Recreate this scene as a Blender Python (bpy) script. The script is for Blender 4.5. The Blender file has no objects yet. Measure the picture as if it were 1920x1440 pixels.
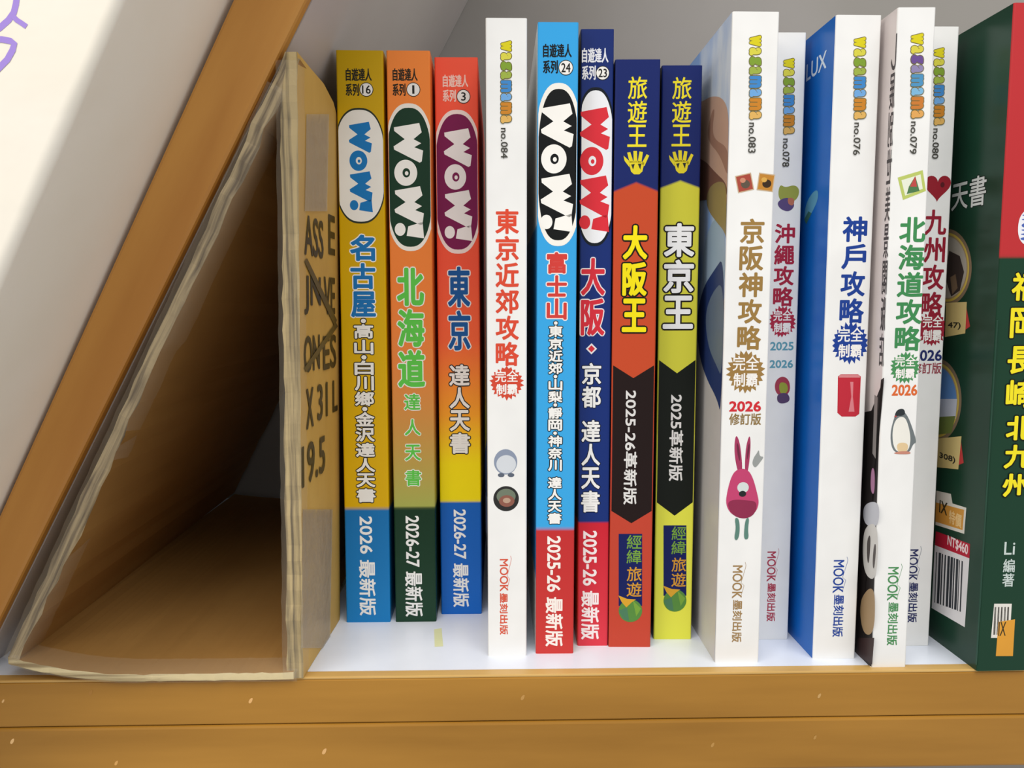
import bpy, bmesh, math, random
from mathutils import Vector, Matrix, noise
random.seed(7)
SC = bpy.context.scene
COL = SC.collection
# ------------------------------------------------------------------ camera
F_PX, PITCH, YAW, ROLL = 1447.1, 0.0985, 0.0233, -0.0007
CAM = Vector((0.0, -0.24564, 0.1192))
_f = Vector((math.sin(YAW) * math.cos(PITCH), math.cos(YAW) * math.cos(PITCH), -math.sin(PITCH)))
_r0 = Vector((math.cos(YAW), -math.sin(YAW), 0))
_u0 = _r0.cross(_f)
_r = math.cos(ROLL) * _r0 + math.sin(ROLL) * _u0
_u = -math.sin(ROLL) * _r0 + math.cos(ROLL) * _u0
cd = bpy.data.cameras.new('camera')
cam = bpy.data.objects.new('camera', cd)
COL.objects.link(cam)
cam.matrix_world = Matrix(((_r.x, _u.x, -_f.x, CAM.x), (_r.y, _u.y, -_f.y, CAM.y), (_r.z, _u.z, -_f.z, CAM.z), (0, 0, 0, 1)))
cd.sensor_fit = 'HORIZONTAL'
cd.sensor_width = 36.0
cd.lens = F_PX / 1920 * 36.0
cd.clip_start = 0.01
SC.camera = cam
# ------------------------------------------------------------------ light
vs = SC.view_settings
vs.view_transform = 'Standard'
vs.look = 'None'
vs.gamma = 1.0
vs.exposure = -0.05
vs.use_curve_mapping = False
wd = bpy.data.worlds.new('room_light')
SC.world = wd
wd.use_nodes = True
wd.node_tree.nodes['Background'].inputs[0].default_value = (1.0, 0.985, 0.975, 1)
wd.node_tree.nodes['Background'].inputs[1].default_value = 0.62


def area(name, loc, target, size, power, color):
    l = bpy.data.lights.new(name, 'AREA')
    l.shape = 'RECTANGLE'
    l.size, l.size_y = size
    l.energy = power
    l.color = color
    o = bpy.data.objects.new(name, l)
    COL.objects.link(o)
    o.location = loc
    o.rotation_euler = (Vector(target) - Vector(loc)).to_track_quat('-Z', 'Y').to_euler()
    return o


area('ceiling_lamp', (0.1, -0.85, 1.5), (0.0, 0.05, 0.1), (1.6, 0.9), 21.0, (1.0, 0.985, 0.955))
area('left_fill_light', (-1.05, -0.85, 0.85), (-0.15, 0.0, 0.0), (0.6, 0.6), 7.0, (1.0, 0.94, 0.85))  # added warm fill from the left, brightens the trim and left covers


# ------------------------------------------------------------------ helpers
def ray(px, py):
    return (_f + _r * ((px - 960) / F_PX) + _u * ((720 - py) / F_PX))


def at_plane(px, py, point, normal):
    """the place on a known plane of the scene that the photo shows at a pixel"""
    d = ray(px, py)
    t = (Vector(point) - CAM).dot(normal) / d.dot(normal)
    return CAM + d * t


def at_y(px, py, y):
    return at_plane(px, py, (0, y, 0), Vector((0, 1, 0)))


def at_z(px, py, z):
    return at_plane(px, py, (0, 0, z), Vector((0, 0, 1)))


def lin(h, k=1.0):
    out = []
    for i in (0, 2, 4):
        c = int(h[i:i + 2], 16) / 255
        out.append(min(0.95, k * (c / 12.92 if c <= 0.04045 else ((c + 0.055) / 1.055) ** 2.4)))
    return (*out, 1)


MATS = {}


def new_mat(name):
    m = bpy.data.materials.new(name)
    m.use_nodes = True
    nt = m.node_tree
    return m, nt, nt.nodes['Principled BSDF']


def flat(h, rough=0.4, spec=0.2, var=0.04, scale=60):
    key = (h, rough, spec)
    if key in MATS:
        return MATS[key]
    m, nt, b = new_mat('print_' + h)
    n = nt.nodes.new('ShaderNodeTexNoise')
    n.inputs['Scale'].default_value = scale
    tc = nt.nodes.new('ShaderNodeTexCoord')
    nt.links.new(tc.outputs['Object'], n.inputs['Vector'])
    r = nt.nodes.new('ShaderNodeValToRGB')
    c = lin(h)
    r.color_ramp.elements[0].position = 0.3
    r.color_ramp.elements[1].position = 0.7
    r.color_ramp.elements[0].color = (*[x * (1 - var) for x in c[:3]], 1)
    r.color_ramp.elements[1].color = (*[min(1, x * (1 + var)) for x in c[:3]], 1)
    nt.links.new(n.outputs['Fac'], r.inputs['Fac'])
    nt.links.new(r.outputs['Color'], b.inputs['Base Color'])
    b.inputs['Roughness'].default_value = rough
    b.inputs['Specular IOR Level'].default_value = spec
    MATS[key] = m
    return m


def banded(name, stops, H, w=0.015, k=0.0, rough=0.35):
    """printed card whose ink changes along the height; stops = [(z metres, colour)] ascending"""
    m, nt, b = new_mat(name)
    tc = nt.nodes.new('ShaderNodeTexCoord')
    sp = nt.nodes.new('ShaderNodeSeparateXYZ')
    nt.links.new(tc.outputs['Object'], sp.inputs[0])
    sub = nt.nodes.new('ShaderNodeMath'); sub.operation = 'SUBTRACT'; sub.inputs[1].default_value = w / 2
    ab = nt.nodes.new('ShaderNodeMath'); ab.operation = 'ABSOLUTE'
    mu = nt.nodes.new('ShaderNodeMath'); mu.operation = 'MULTIPLY'; mu.inputs[1].default_value = k
    ad = nt.nodes.new('ShaderNodeMath'); ad.operation = 'ADD'
    dv = nt.nodes.new('ShaderNodeMath'); dv.operation = 'DIVIDE'; dv.inputs[1].default_value = H
    nt.links.new(sp.outputs[0], sub.inputs[0]); nt.links.new(sub.outputs[0], ab.inputs[0])
    nt.links.new(ab.outputs[0], mu.inputs[0]); nt.links.new(mu.outputs[0], ad.inputs[0])
    nt.links.new(sp.outputs[2], ad.inputs[1]); nt.links.new(ad.outputs[0], dv.inputs[0])
    r = nt.nodes.new('ShaderNodeValToRGB')
    cr = r.color_ramp
    while len(cr.elements) < len(stops):
        cr.elements.new(0.5)
    for e, (z, c) in zip(cr.elements, stops):
        e.position = max(0, min(1, z / H))
        e.color = lin(c)
    nt.links.new(dv.outputs[0], r.inputs['Fac'])
    nt.links.new(r.outputs['Color'], b.inputs['Base Color'])
    b.inputs['Roughness'].default_value = rough
    b.inputs['Specular IOR Level'].default_value = 0.22
    return m


def noisy(name, c0, c1, scale, stretch=(1, 1, 1), rough=0.5, spec=0.3, detail=4, bump=0.0, lo=0.35, hi=0.65, bscale=None, tilt=0.0):
    m, nt, b = new_mat(name)
    tc = nt.nodes.new('ShaderNodeTexCoord')
    mp = nt.nodes.new('ShaderNodeMapping')
    mp.inputs['Scale'].default_value = stretch
    rt = nt.nodes.new('ShaderNodeMapping')
    rt.inputs['Rotation'].default_value = (0, math.radians(tilt), 0)
    nt.links.new(tc.outputs['Object'], rt.inputs['Vector'])
    nt.links.new(rt.outputs[0], mp.inputs['Vector'])
    n = nt.nodes.new('ShaderNodeTexNoise')
    n.inputs['Scale'].default_value = scale
    n.inputs['Detail'].default_value = detail
    nt.links.new(mp.outputs[0], n.inputs['Vector'])
    r = nt.nodes.new('ShaderNodeValToRGB')
    r.color_ramp.elements[0].position = lo
    r.color_ramp.elements[1].position = hi
    r.color_ramp.elements[0].color = lin(c0)
    r.color_ramp.elements[1].color = lin(c1)
    nt.links.new(n.outputs['Fac'], r.inputs['Fac'])
    nt.links.new(r.outputs['Color'], b.inputs['Base Color'])
    b.inputs['Roughness'].default_value = rough
    b.inputs['Specular IOR Level'].default_value = spec
    if bump:
        n2 = nt.nodes.new('ShaderNodeTexNoise')
        n2.inputs['Scale'].default_value = bscale or scale
        n2.inputs['Detail'].default_value = 3
        nt.links.new(tc.outputs['Object'], n2.inputs['Vector'])
        bp = nt.nodes.new('ShaderNodeBump')
        bp.inputs['Strength'].default_value = bump
        bp.inputs['Distance'].default_value = 0.0006
        nt.links.new(n2.outputs['Fac'], bp.inputs['Height'])
        nt.links.new(bp.outputs[0], b.inputs['Normal'])
    return m, nt, b, r


def link(name, me, parent=None, mats=()):
    o = bpy.data.objects.new(name, me)
    COL.objects.link(o)
    for m in mats:
        me.materials.append(m)
    if parent:
        o.parent = parent
    return o


def mesh(name, verts, faces, parent=None, mats=(), idx=None, smooth=False, bevel=0.0, seg=2):
    me = bpy.data.meshes.new(name)
    me.from_pydata([tuple(v) for v in verts], [], faces)
    me.validate()
    bm = bmesh.new()
    bm.from_mesh(me)
    bmesh.ops.recalc_face_normals(bm, faces=bm.faces)
    bm.to_mesh(me)
    bm.free()
    o = link(name, me, parent, mats)
    if idx:
        for p, i in zip(me.polygons, idx):
            p.material_index = i
    if smooth:
        for p in me.polygons:
            p.use_smooth = True
    if bevel:
        md = o.modifiers.new('bevel', 'BEVEL')
        md.width = bevel
        md.segments = seg
        md.limit_method = 'ANGLE'
    return o


def box(name, a, b, parent=None, mats=(), bevel=0.0):
    (x0, y0, z0), (x1, y1, z1) = a, b
    v = [(x, y, z) for x in (x0, x1) for y in (y0, y1) for z in (z0, z1)]
    f = [(0, 1, 3, 2), (4, 6, 7, 5), (0, 4, 5, 1), (2, 3, 7, 6), (0, 2, 6, 4), (1, 5, 7, 3)]
    return mesh(name, v, f, parent, mats, bevel=bevel)


def empty(name, loc, rot=(0, 0, 0), label=None, cat=None, group=None):
    o = bpy.data.objects.new(name, None)
    COL.objects.link(o)
    o.location = loc
    o.rotation_euler = rot
    o.empty_display_size = 0.02
    if label: o['label'] = label
    if cat: o['category'] = cat
    if group: o['group'] = group
    return o


# ------------------------------------------------------------------ lettering
GLYPH = {}


def glyph(s):
    """outline-filled shape of a piece of writing, size 1"""
    if s not in GLYPH:
        cu = bpy.data.curves.new('writing', 'FONT')
        cu.body = s
        cu.size = 1
        cu.resolution_u = 3
        ob = bpy.data.objects.new('writing', cu)
        COL.objects.link(ob)
        bpy.context.view_layer.update()
        me = bpy.data.meshes.new_from_object(ob.evaluated_get(bpy.context.evaluated_depsgraph_get()))
        vs_ = [(v.co.x, v.co.y) for v in me.vertices]
        fs = [tuple(p.vertices) for p in me.polygons]
        bpy.data.objects.remove(ob)
        bpy.data.curves.remove(cu)
        bpy.data.meshes.remove(me)
        GLYPH[s] = (vs_, fs)
    return GLYPH[s]


class Ink:
    """flat printing on one face: collects shapes in face coordinates (u, v), stacks them a hair above the card"""

    def __init__(self):
        self.V, self.F, self.I, self.mats, self.layer = [], [], [], [], 0

    def mat(self, h):
        m = flat(h) if isinstance(h, str) else h
        if m not in self.mats:
            self.mats.append(m)
        return self.mats.index(m)

    def poly(self, pts, h, up=True):
        if up: self.layer += 1
        i = self.mat(h)
        b = len(self.V)
        self.V += [(p[0], p[1], self.layer * 1.2e-5) for p in pts]
        self.F.append(tuple(range(b, b + len(pts))))
        self.I.append(i)

    def blob(self, pts, h, up=True):
        """a shape with soft corners"""
        for _ in range(3):
            q = []
            for a, b in zip(pts, pts[1:] + pts[:1]):
                q.append((a[0] * .75 + b[0] * .25, a[1] * .75 + b[1] * .25))
                q.append((a[0] * .25 + b[0] * .75, a[1] * .25 + b[1] * .75))
            pts = q
        self.poly(pts, h, up)

    def stamp(self, vs_, fs, h, r):
        """a shape thickened by r: printed again around a small circle"""
        self.layer += 1
        i = self.mat(h)
        offs = [(0, 0)]
        if r > 0:
            n = 12
            offs += [(r * math.cos(a * math.tau / n), r * math.sin(a * math.tau / n)) for a in range(n)]
            if r > 0.0004:
                offs += [(r * .55 * math.cos(a * math.tau / 6), r * .55 * math.sin(a * math.tau / 6)) for a in range(6)]
        for k, (dx, dy) in enumerate(offs):
            b = len(self.V)
            z = self.layer * 1.2e-5 + k * 5e-7
            self.V += [(x + dx, y + dy, z) for x, y in vs_]
            self.F += [tuple(b + q for q in f) for f in fs]
            self.I += [i] * len(fs)

    def text(self, s, rect, h, bold=0.0, out=None, ow=0.0, mode='stack', drop=None):
        """rect = (u0, v0, u1, v1); mode stack: characters one below another; turn: a line read downwards; line: upright line"""
        u0, v0, u1, v1 = rect
        shapes = []
        e = bold + 0.0
        if mode == 'stack':
            wts = [0.32 if c in '・•' else (0.45 if c == ' ' else 1.0) for c in s]
            tot = sum(wts)
            v = v1
            for c, wt in zip(s, wts):
                hh = (v1 - v0) * wt / tot
                if c != ' ':
                    vs_, fs = glyph(c)
                    if c in '・•':
                        pu, pv = (u1 - u0), hh / wt
                        q = [((u0 + u1) / 2 + (x - .5) * pu, v - hh / 2 + (y - .38) * pv) for x, y in vs_]
                    else:
                        q = self.fit(vs_, (u0 + e, v - hh + e + hh * .035, u1 - e, v - e - hh * .035))
                    shapes.append((q, fs))
                v -= hh
        elif mode == 'turn':
            vs_, fs = glyph(s)
            q = [(y, -x) for x, y in vs_]
            shapes.append((self.fit(q, (u0 + e, v0 + e, u1 - e, v1 - e)), fs))
        else:
            vs_, fs = glyph(s)
            shapes.append((self.fit(vs_, (u0 + e, v0 + e, u1 - e, v1 - e)), fs))
        if out:
            for q, fs in shapes:
                self.stamp(q, fs, out, bold + ow)
                self.layer -= 1
            self.layer += 1
        for q, fs in shapes:
            self.stamp(q, fs, h, bold)
            self.layer -= 1
        self.layer += 1

    @staticmethod
    def fit(vs_, rect):
        u0, v0, u1, v1 = rect
        xs = [p[0] for p in vs_]; ys = [p[1] for p in vs_]
        a, b, c, d = min(xs), max(xs), min(ys), max(ys)
        sx = (u1 - u0) / max(1e-6, b - a); sy = (v1 - v0) / max(1e-6, d - c)
        return [(u0 + (x - a) * sx, v0 + (y - c) * sy) for x, y in vs_]

    def build(self, name, place, parent):
        """place(u, v, lift) -> local point"""
        me = bpy.data.meshes.new(name)
        me.from_pydata([tuple(place(*p)) for p in self.V], [], self.F)
        o = link(name, me, parent, self.mats)
        me.polygons.foreach_set('material_index', self.I)
        me.update()
        return o


def ellipse(cx, cy, rx, ry, n=40, rot=0.0, p=1.0):
    out = []
    for i in range(n):
        a = math.tau * i / n
        c, s = math.cos(a), math.sin(a)
        x = rx * math.copysign(abs(c) ** p, c); y = ry * math.copysign(abs(s) ** p, s)
        out.append((cx + x * math.cos(rot) - y * math.sin(rot), cy + x * math.sin(rot) + y * math.cos(rot)))
    return out


# ------------------------------------------------------------------ books
HT = {'wide': 0.2106, 'slim': 0.2100, 'short': 0.2001, 'thick': 0.2109}
DEPTH = 0.147
PAPER = noisy('paper_edges', 'DCD8CC', 'F1EFE6', 900, (1, 0.02, 0.02), rough=0.8)[0]


class Book:
    def __init__(self, x0, y0, w, yaw, lean, H, spine, left, right, label, depth=DEPTH, rad=0.0006):
        self.x0, self.y0, self.w, self.yaw, self.H = x0, y0, w, math.radians(yaw), H
        self.root = empty('guidebook', (x0, y0, 0), (0, lean, self.yaw), label, 'book', 'travel guidebooks standing on the white shelf')
        self.M = Matrix.Translation((x0, y0, 0)) @ Matrix.Rotation(self.yaw, 4, 'Z') @ Matrix.Rotation(lean, 4, 'Y')
        self.Mi = self.M.inverted()
        t = 0.0004
        arc = 4
        out = [(0, depth), (0, rad)]
        out += [(rad - rad * math.cos(a * math.pi / 2 / arc), rad - rad * math.sin(a * math.pi / 2 / arc)) for a in range(1, arc + 1)]
        out += [(w - rad + rad * math.sin(a * math.pi / 2 / arc), rad - rad * math.cos(a * math.pi / 2 / arc)) for a in range(arc + 1)]
        out += [(w, depth)]
        inn = [(w - t, depth), (w - t, t), (t, t), (t, depth)]
        prof = out + inn
        n = len(prof)
        V = [(x, y, z) for z in (0, H) for x, y in prof]
        F, I = [], []
        for i in range(n):
            j = (i + 1) % n
            F.append((i, j, n + j, n + i))
            a, b = prof[i], prof[j]
            if i == 0: I.append(1)
            elif i == len(out) - 2: I.append(2)
            elif i >= len(out) - 1: I.append(3)
            else: I.append(0)
        F += [tuple(range(n)), tuple(range(n, 2 * n))]
        I += [3, 3]
        white = flat('F0F0EE')
        self.cover = mesh('cover', V, F, self.root, (spine, left, right, white), I)
        box('page_block', (t + .0001, 0.0008, 0.0004), (w - t - .0001, depth - 0.0015, H - 0.0004), self.root, (PAPER,))

    # spine face coordinates of a pixel / a pixel rectangle
    def s(self, px, py):
        p = self.Mi @ at_plane(px, py, self.M @ Vector((0, 0, 0)), (self.M.to_3x3() @ Vector((0, 1, 0))))
        return (p.x, p.z)

    def rs(self, x0, y0, x1, y1):
        ym = (y0 + y1) / 2
        l = self.s(x0, ym)[0]; r = self.s(x1, ym)[0]
        xm = (x0 + x1) / 2
        return (l, self.s(xm, y1)[1], r, self.s(xm, y0)[1])

    def z(self, py):
        return self.s(960 + (self.x0 + self.w / 2) * 5000 if False else self.mid, py)[1]

    mid = 1000

    # left cover face coordinates (depth, height)
    def c(self, px, py):
        p = self.Mi @ at_plane(px, py, self.M @ Vector((0, 0, 0)), (self.M.to_3x3() @ Vector((1, 0, 0))))
        return (p.y, p.z)

    def rc(self, x0, y0, x1, y1):
        xm, ym = (x0 + x1) / 2, (y0 + y1) / 2
        return (self.c(x0, ym)[0], self.c(xm, y1)[1], self.c(x1, ym)[0], self.c(xm, y0)[1])

    def spine_ink(self, ink, name):
        return ink.build(name, lambda u, v, l: (u, -0.00002 - l, v), self.cover)

    def cover_ink(self, ink, name):
        return ink.build(name, lambda u, v, l: (-0.00002 - l, u, v), self.cover)

    def clip(self, pts, m=0.0003):
        return [(min(self.w - m, max(m, u)), v) for u, v in pts]


W_SHAPE = [(.02, .88), (.13, .02), (.22, .03), (.42, .38), (.60, 0), (.68, .02), (1.0, .88), (.97, .95), (.70, 1.0), (.62, .70), (.52, .94), (.42, .68), (.25, .96)]


def wow(ink, rect, h, eye):
    """the exclamation on the oval, read downwards"""
    u0, v0, u1, v1 = rect
    du, dv = u1 - u0, v1 - v0

    def put(pts, a0, a1, b0=0.0, b1=1.0):
        return [(u0 + (b0 + (b1 - b0) * y) * du, v1 - (a0 + (a1 - a0) * x) * dv) for x, y in pts]
    ink.poly(put(W_SHAPE, 0.0, .345), h)
    ink.poly(put(W_SHAPE, .54, .885), h, False)
    ink.poly(put([(0.05, .95), (0.30, 0.46), (.85, .40), (1.0, 1.0)], .85, 1.0), h, False)
    c = put([(.5, .5)], .32, .545, 0.02, .78)[0]
    ink.poly(ellipse(c[0], c[1], du * .39, dv * .112), h, False)
    c2 = put([(.42, .18)], .865, 1.0)[0]
    ink.poly(ellipse(c2[0], c2[1], du * .185, dv * .056), h, False)
    ink.poly(ellipse(c[0] + du * .02, c[1], du * .13, dv * .04), eye)
    ink.poly(ellipse(c[0] + du * .03, c[1] - dv * .004, du * .06, dv * .018), h)


def series(bk, x0, y0, x1, y1, col, cx, cy, num, r=13, disc='F1EFEA', ring='2A2A22'):
    """the two short lines above the oval and the numbered disc"""
    k = Ink()
    h = (y1 - y0)
    k.text('自遊達人', bk.rs(x0, y0, x1, y0 + h * .46), col, bold=.00010, mode='line')
    k.text('系列', bk.rs(x0, y0 + h * .55, x0 + (x1 - x0) * .52, y1), col, bold=.00010, mode='line')
    c = bk.s(cx, cy)
    rr = abs(bk.s(cx + r, cy)[0] - c[0])
    k.poly(ellipse(c[0], c[1], rr, rr), ring)
    k.poly(ellipse(c[0], c[1], rr * .9, rr * .9), disc)
    w = rr * (.62 if len(num) > 1 else (.16 if num == '1' else .34))
    k.text(num, (c[0] - w, c[1] - rr * .6, c[0] + w, c[1] + rr * .6), '1E1E1C', bold=.00006, mode='line')
    bk.spine_ink(k, 'series_lettering')


def oval(bk, ytop, ybot, outer, inner, inset, wrect, wcol, xc, hw, hw2=None):
    k = Ink()
    c = bk.s(xc, (ytop + ybot) / 2)
    ru = abs(bk.s(xc + hw * 1.1, (ytop + ybot) / 2)[0] - c[0])
    rv = abs(bk.s(xc, ytop)[1] - bk.s(xc, ybot)[1]) / 2
    di = inset * 0.00017
    k.poly(bk.clip(ellipse(c[0], c[1], ru, rv, 64, p=.80)), outer)
    k.poly(bk.clip(ellipse(c[0], c[1], ru - di * .6, rv - di, 64, p=.80), .0004), inner)
    wow(k, bk.rs(*wrect), wcol, inner)
    bk.spine_ink(k, 'oval_badge')


def ink_text(bk, name, items):
    k = Ink()
    for it in items:
        s, r, h, bold, out, ow, mode = (it + ('stack',))[:7] if len(it) == 6 else it
        k.text(s, bk.rs(*r), h, bold=bold, out=out, ow=ow, mode=mode)
    return bk.spine_ink(k, name)


WHITE = 'F2F2F0'


def mm(v): return v * 0.001


# ---- row of oval-badge guides -------------------------------------------------
def zs(x0, y0, w, yaw, lean, H, py, px):
    """height on a spine of a pixel row, before the book exists"""
    M = Matrix.Translation((x0, y0, 0)) @ Matrix.Rotation(math.radians(yaw), 4, 'Z')
    return (M.inverted() @ at_plane(px, py, (x0, y0, 0), M.to_3x3() @ Vector((0, 1, 0)))).z


def stops(args, px, lst):
    return [(zs(*args, py, px), c) for py, c in lst][::-1]


def guide(args, px, ramp, label, left=None, right=None, k=0.0):
    x0, y0, w, yaw, lean, H = args
    sp = banded('cover_print', stops(args, px, ramp), H, w, k)
    bk = Book(*args, sp, left or sp, right or sp, label)
    bk.mid = px
    return bk


# mustard yellow
A = (-.0565, .0392, .0167, -.10, .0038, HT['slim'])
b1 = guide(A, 685, [(80, 'C9A208'), (420, 'D3A800'), (952, 'DDB000'), (955, '1672B4'), (1175, '1A80C4')],
           'mustard-yellow guidebook with blue lettering in a white oval, leftmost book, beside the cardboard')
series(b1, 648, 128, 697, 180, '23231A', 687, 168, '16')
oval(b1, 203, 420, '2C3428', 'EDEBE4', 4, (655, 227, 698, 398), '1878BE', 675, 45)
ink_text(b1, 'title_lettering', [('名古屋', (657, 438, 704, 597), '1B74B8', .00034, 'F2F0EA', .0004)])
ink_text(b1, 'subtitle_lettering', [('・高山・白川鄉・金沢達人天書', (666, 597, 702, 943), 'F0EEE8', .00020, '26231A', .00036)])
ink_text(b1, 'edition_lettering', [('2026 最新版', (673, 968, 704, 1154), WHITE, .00014, None, 0, 'turn')])
# orange to olive
A = (-.0378, .0392, .0155, .17, -.0005, HT['slim'])
b2 = guide(A, 775, [(80, 'F48A3C'), (560, 'F08338'), (680, 'E8853E'), (800, 'CF9448'), (950, 'A9AE55'), (953, '12351F'), (1175, '1B3F2C')],
           'orange guidebook fading to olive with a dark green oval, second book from the left')
series(b2, 736, 128, 783, 180, '2B2418', 775, 168, '1')
oval(b2, 195, 472, 'F0EAE0', '163826', 9, (739, 229, 794, 447), 'F3F1EC', 768, 44)
ink_text(b2, 'title_lettering', [('北海道', (745, 499, 796, 729), '5FC84C', .00042, 'F0F0E6', .0004)])
ink_text(b2, 'subtitle_lettering', [('達 人 天 書', (759, 737, 789, 912), '5FC84C', .00014, 'F0F0E6', .0003)])
ink_text(b2, 'edition_lettering', [('2026-27 最新版', (759, 967, 792, 1156), WHITE, .00014, None, 0, 'turn')])
# coral to yellow
A = (-.0209, .0463, .0158, -.29, -.0024, HT['slim'])
b3 = guide(A, 860, [(90, 'FA5C42'), (500, 'F85A3C'), (640, 'F7683A'), (780, 'F9A627'), (870, 'FBE000'), (939, 'FCE200'), (942, '1262BE'), (1160, '1668C6')],
           'coral guidebook fading to yellow with a purple oval, left of the white book')
series(b3, 830, 140, 878, 191, 'F7CFC2', 869, 181, '3')
oval(b3, 207, 477, 'F3E2DC', '7B1750', 9, (833, 239, 885, 452), 'F3F0EE', 858, 43)
ink_text(b3, 'title_lettering', [('東京', (840, 497, 882, 660), '17599F', .00036, 'F2F0EA', .0004)])
ink_text(b3, 'subtitle_lettering', [('達人天書', (843, 682, 881, 852), 'F2F0EC', .00022, '2A2622', .0004)])
ink_text(b3, 'edition_lettering', [('2026-27 最新版', (849, 955, 879, 1138), WHITE, .00014, None, 0, 'turn')])
# sky blue
A = (.0141, .0108, .0131, -.38, .0009, HT['slim'])
fl = banded('left_cover_print', [(0, 'E8E8E6'), (.026, 'E8E8E6'), (.0265, '34A6E0'), (.146, '34A6E0'), (.1465, 'F0F0EE'), (.21, 'F2F2F0')], .21)
b5 = guide(A, 1045, [(20, '35A4E4'), (990, '3AA6E4'), (993, 'C22F30'), (1240, 'C93A36')],
           'sky-blue guidebook with a black oval and red foot, right of the white guide', left=fl, right=flat('C8B040'))
series(b5, 1018, 82, 1072, 138, '14181A', 1061, 127, '24', 14)
oval(b5, 157, 463, 'F2EFE6', '0E1112', 11, (1014, 192, 1075, 435), 'F4F2EC', 1047, 41)
ink_text(b5, 'title_lettering', [('富士山', (1025, 471, 1063, 601), 'D2403A', .00026, 'F3EAE6', .00035)])
ink_text(b5, 'subtitle_lettering', [('・東京近郊・山梨・靜岡・神奈川 達人天書', (1028, 602, 1054, 983), 'F1F0EC', .00014, '1C2426', .0003)])
ink_text(b5, 'edition_lettering', [('2025-26 最新版', (1023, 1005, 1056, 1212), 'F6EDE6', .00015, None, 0, 'turn')])
# navy
A = (.0292, .0167, .0109, -.94, -.0020, HT['slim'])
b6 = guide(A, 1115, [(40, '172C6E'), (978, '143078'), (981, 'CB2233'), (1225, 'DA3A4A')],
           'navy guidebook with red lettering in a white oval, right of the sky-blue one')
series(b6, 1091, 90, 1141, 150, 'E4E6EE', 1130, 137, '23', 13)
oval(b6, 165, 463, '121A24', 'EBEDF2', 6, (1087, 199, 1143, 435), 'D8303C', 1116, 36)
ink_text(b6, 'title_lettering', [('大阪', (1089, 481, 1134, 632), 'D6303E', .00032, 'EDE9EC', .00035)])
k = Ink()
c = b6.s(1109, 654)
for rr, h in ((.0019, 'EDE9EC'), (.0012, 'D6303E')):
    k.poly([(c[0] - rr, c[1]), (c[0], c[1] - rr), (c[0] + rr, c[1]), (c[0], c[1] + rr)], h)
b6.spine_ink(k, 'diamond_mark')
ink_text(b6, 'subtitle_lettering', [('京都', (1091, 679, 1127, 766), 'F1F1F0', .00018, '16203C', .0003),
                                    ('達人天書', (1090, 786, 1125, 962), 'F1F1F0', .00018, '16203C', .0003)])
ink_text(b6, 'edition_lettering', [('2025-26 最新版', (1090, 995, 1124, 1199), 'F6EAEC', .00015, None, 0, 'turn')])


# ---- the two shorter guides with pointed bands -------------------------------
def hand_mark(ink, rect, h):
    u0, v0, u1, v1 = rect
    du, dv = u1 - u0, v1 - v0
    P = lambda pts: [(u0 + x * du, v0 + y * dv) for x, y in pts]
    ink.poly(P([(.20, .55), (.30, .12), (.42, 0), (.62, 0), (.74, .12), (.82, .5), (.6, .58), (.4, .58)]), h)
    for a in ([(.2, .6), (0, .8), (.04, .58), (.24, .3)], [(.24, .5), (.14, .93), (.26, .95), (.40, .5)], [(.40, .5), (.38, 1), (.52, 1), (.54, .5)],
              [(.55, .5), (.62, .98), (.75, .95), (.70, .5)], [(.70, .45), (.9, .86), (1, .8), (.82, .35)]):
        ink.poly(P(a), h, False)
    ink.poly(P([(.30, .42), (.38, .2), (.44, .45)]), '2A2E30')
    ink.poly(P([(.56, .45), (.66, .2), (.70, .46)]), '2A2E30', False)


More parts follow.
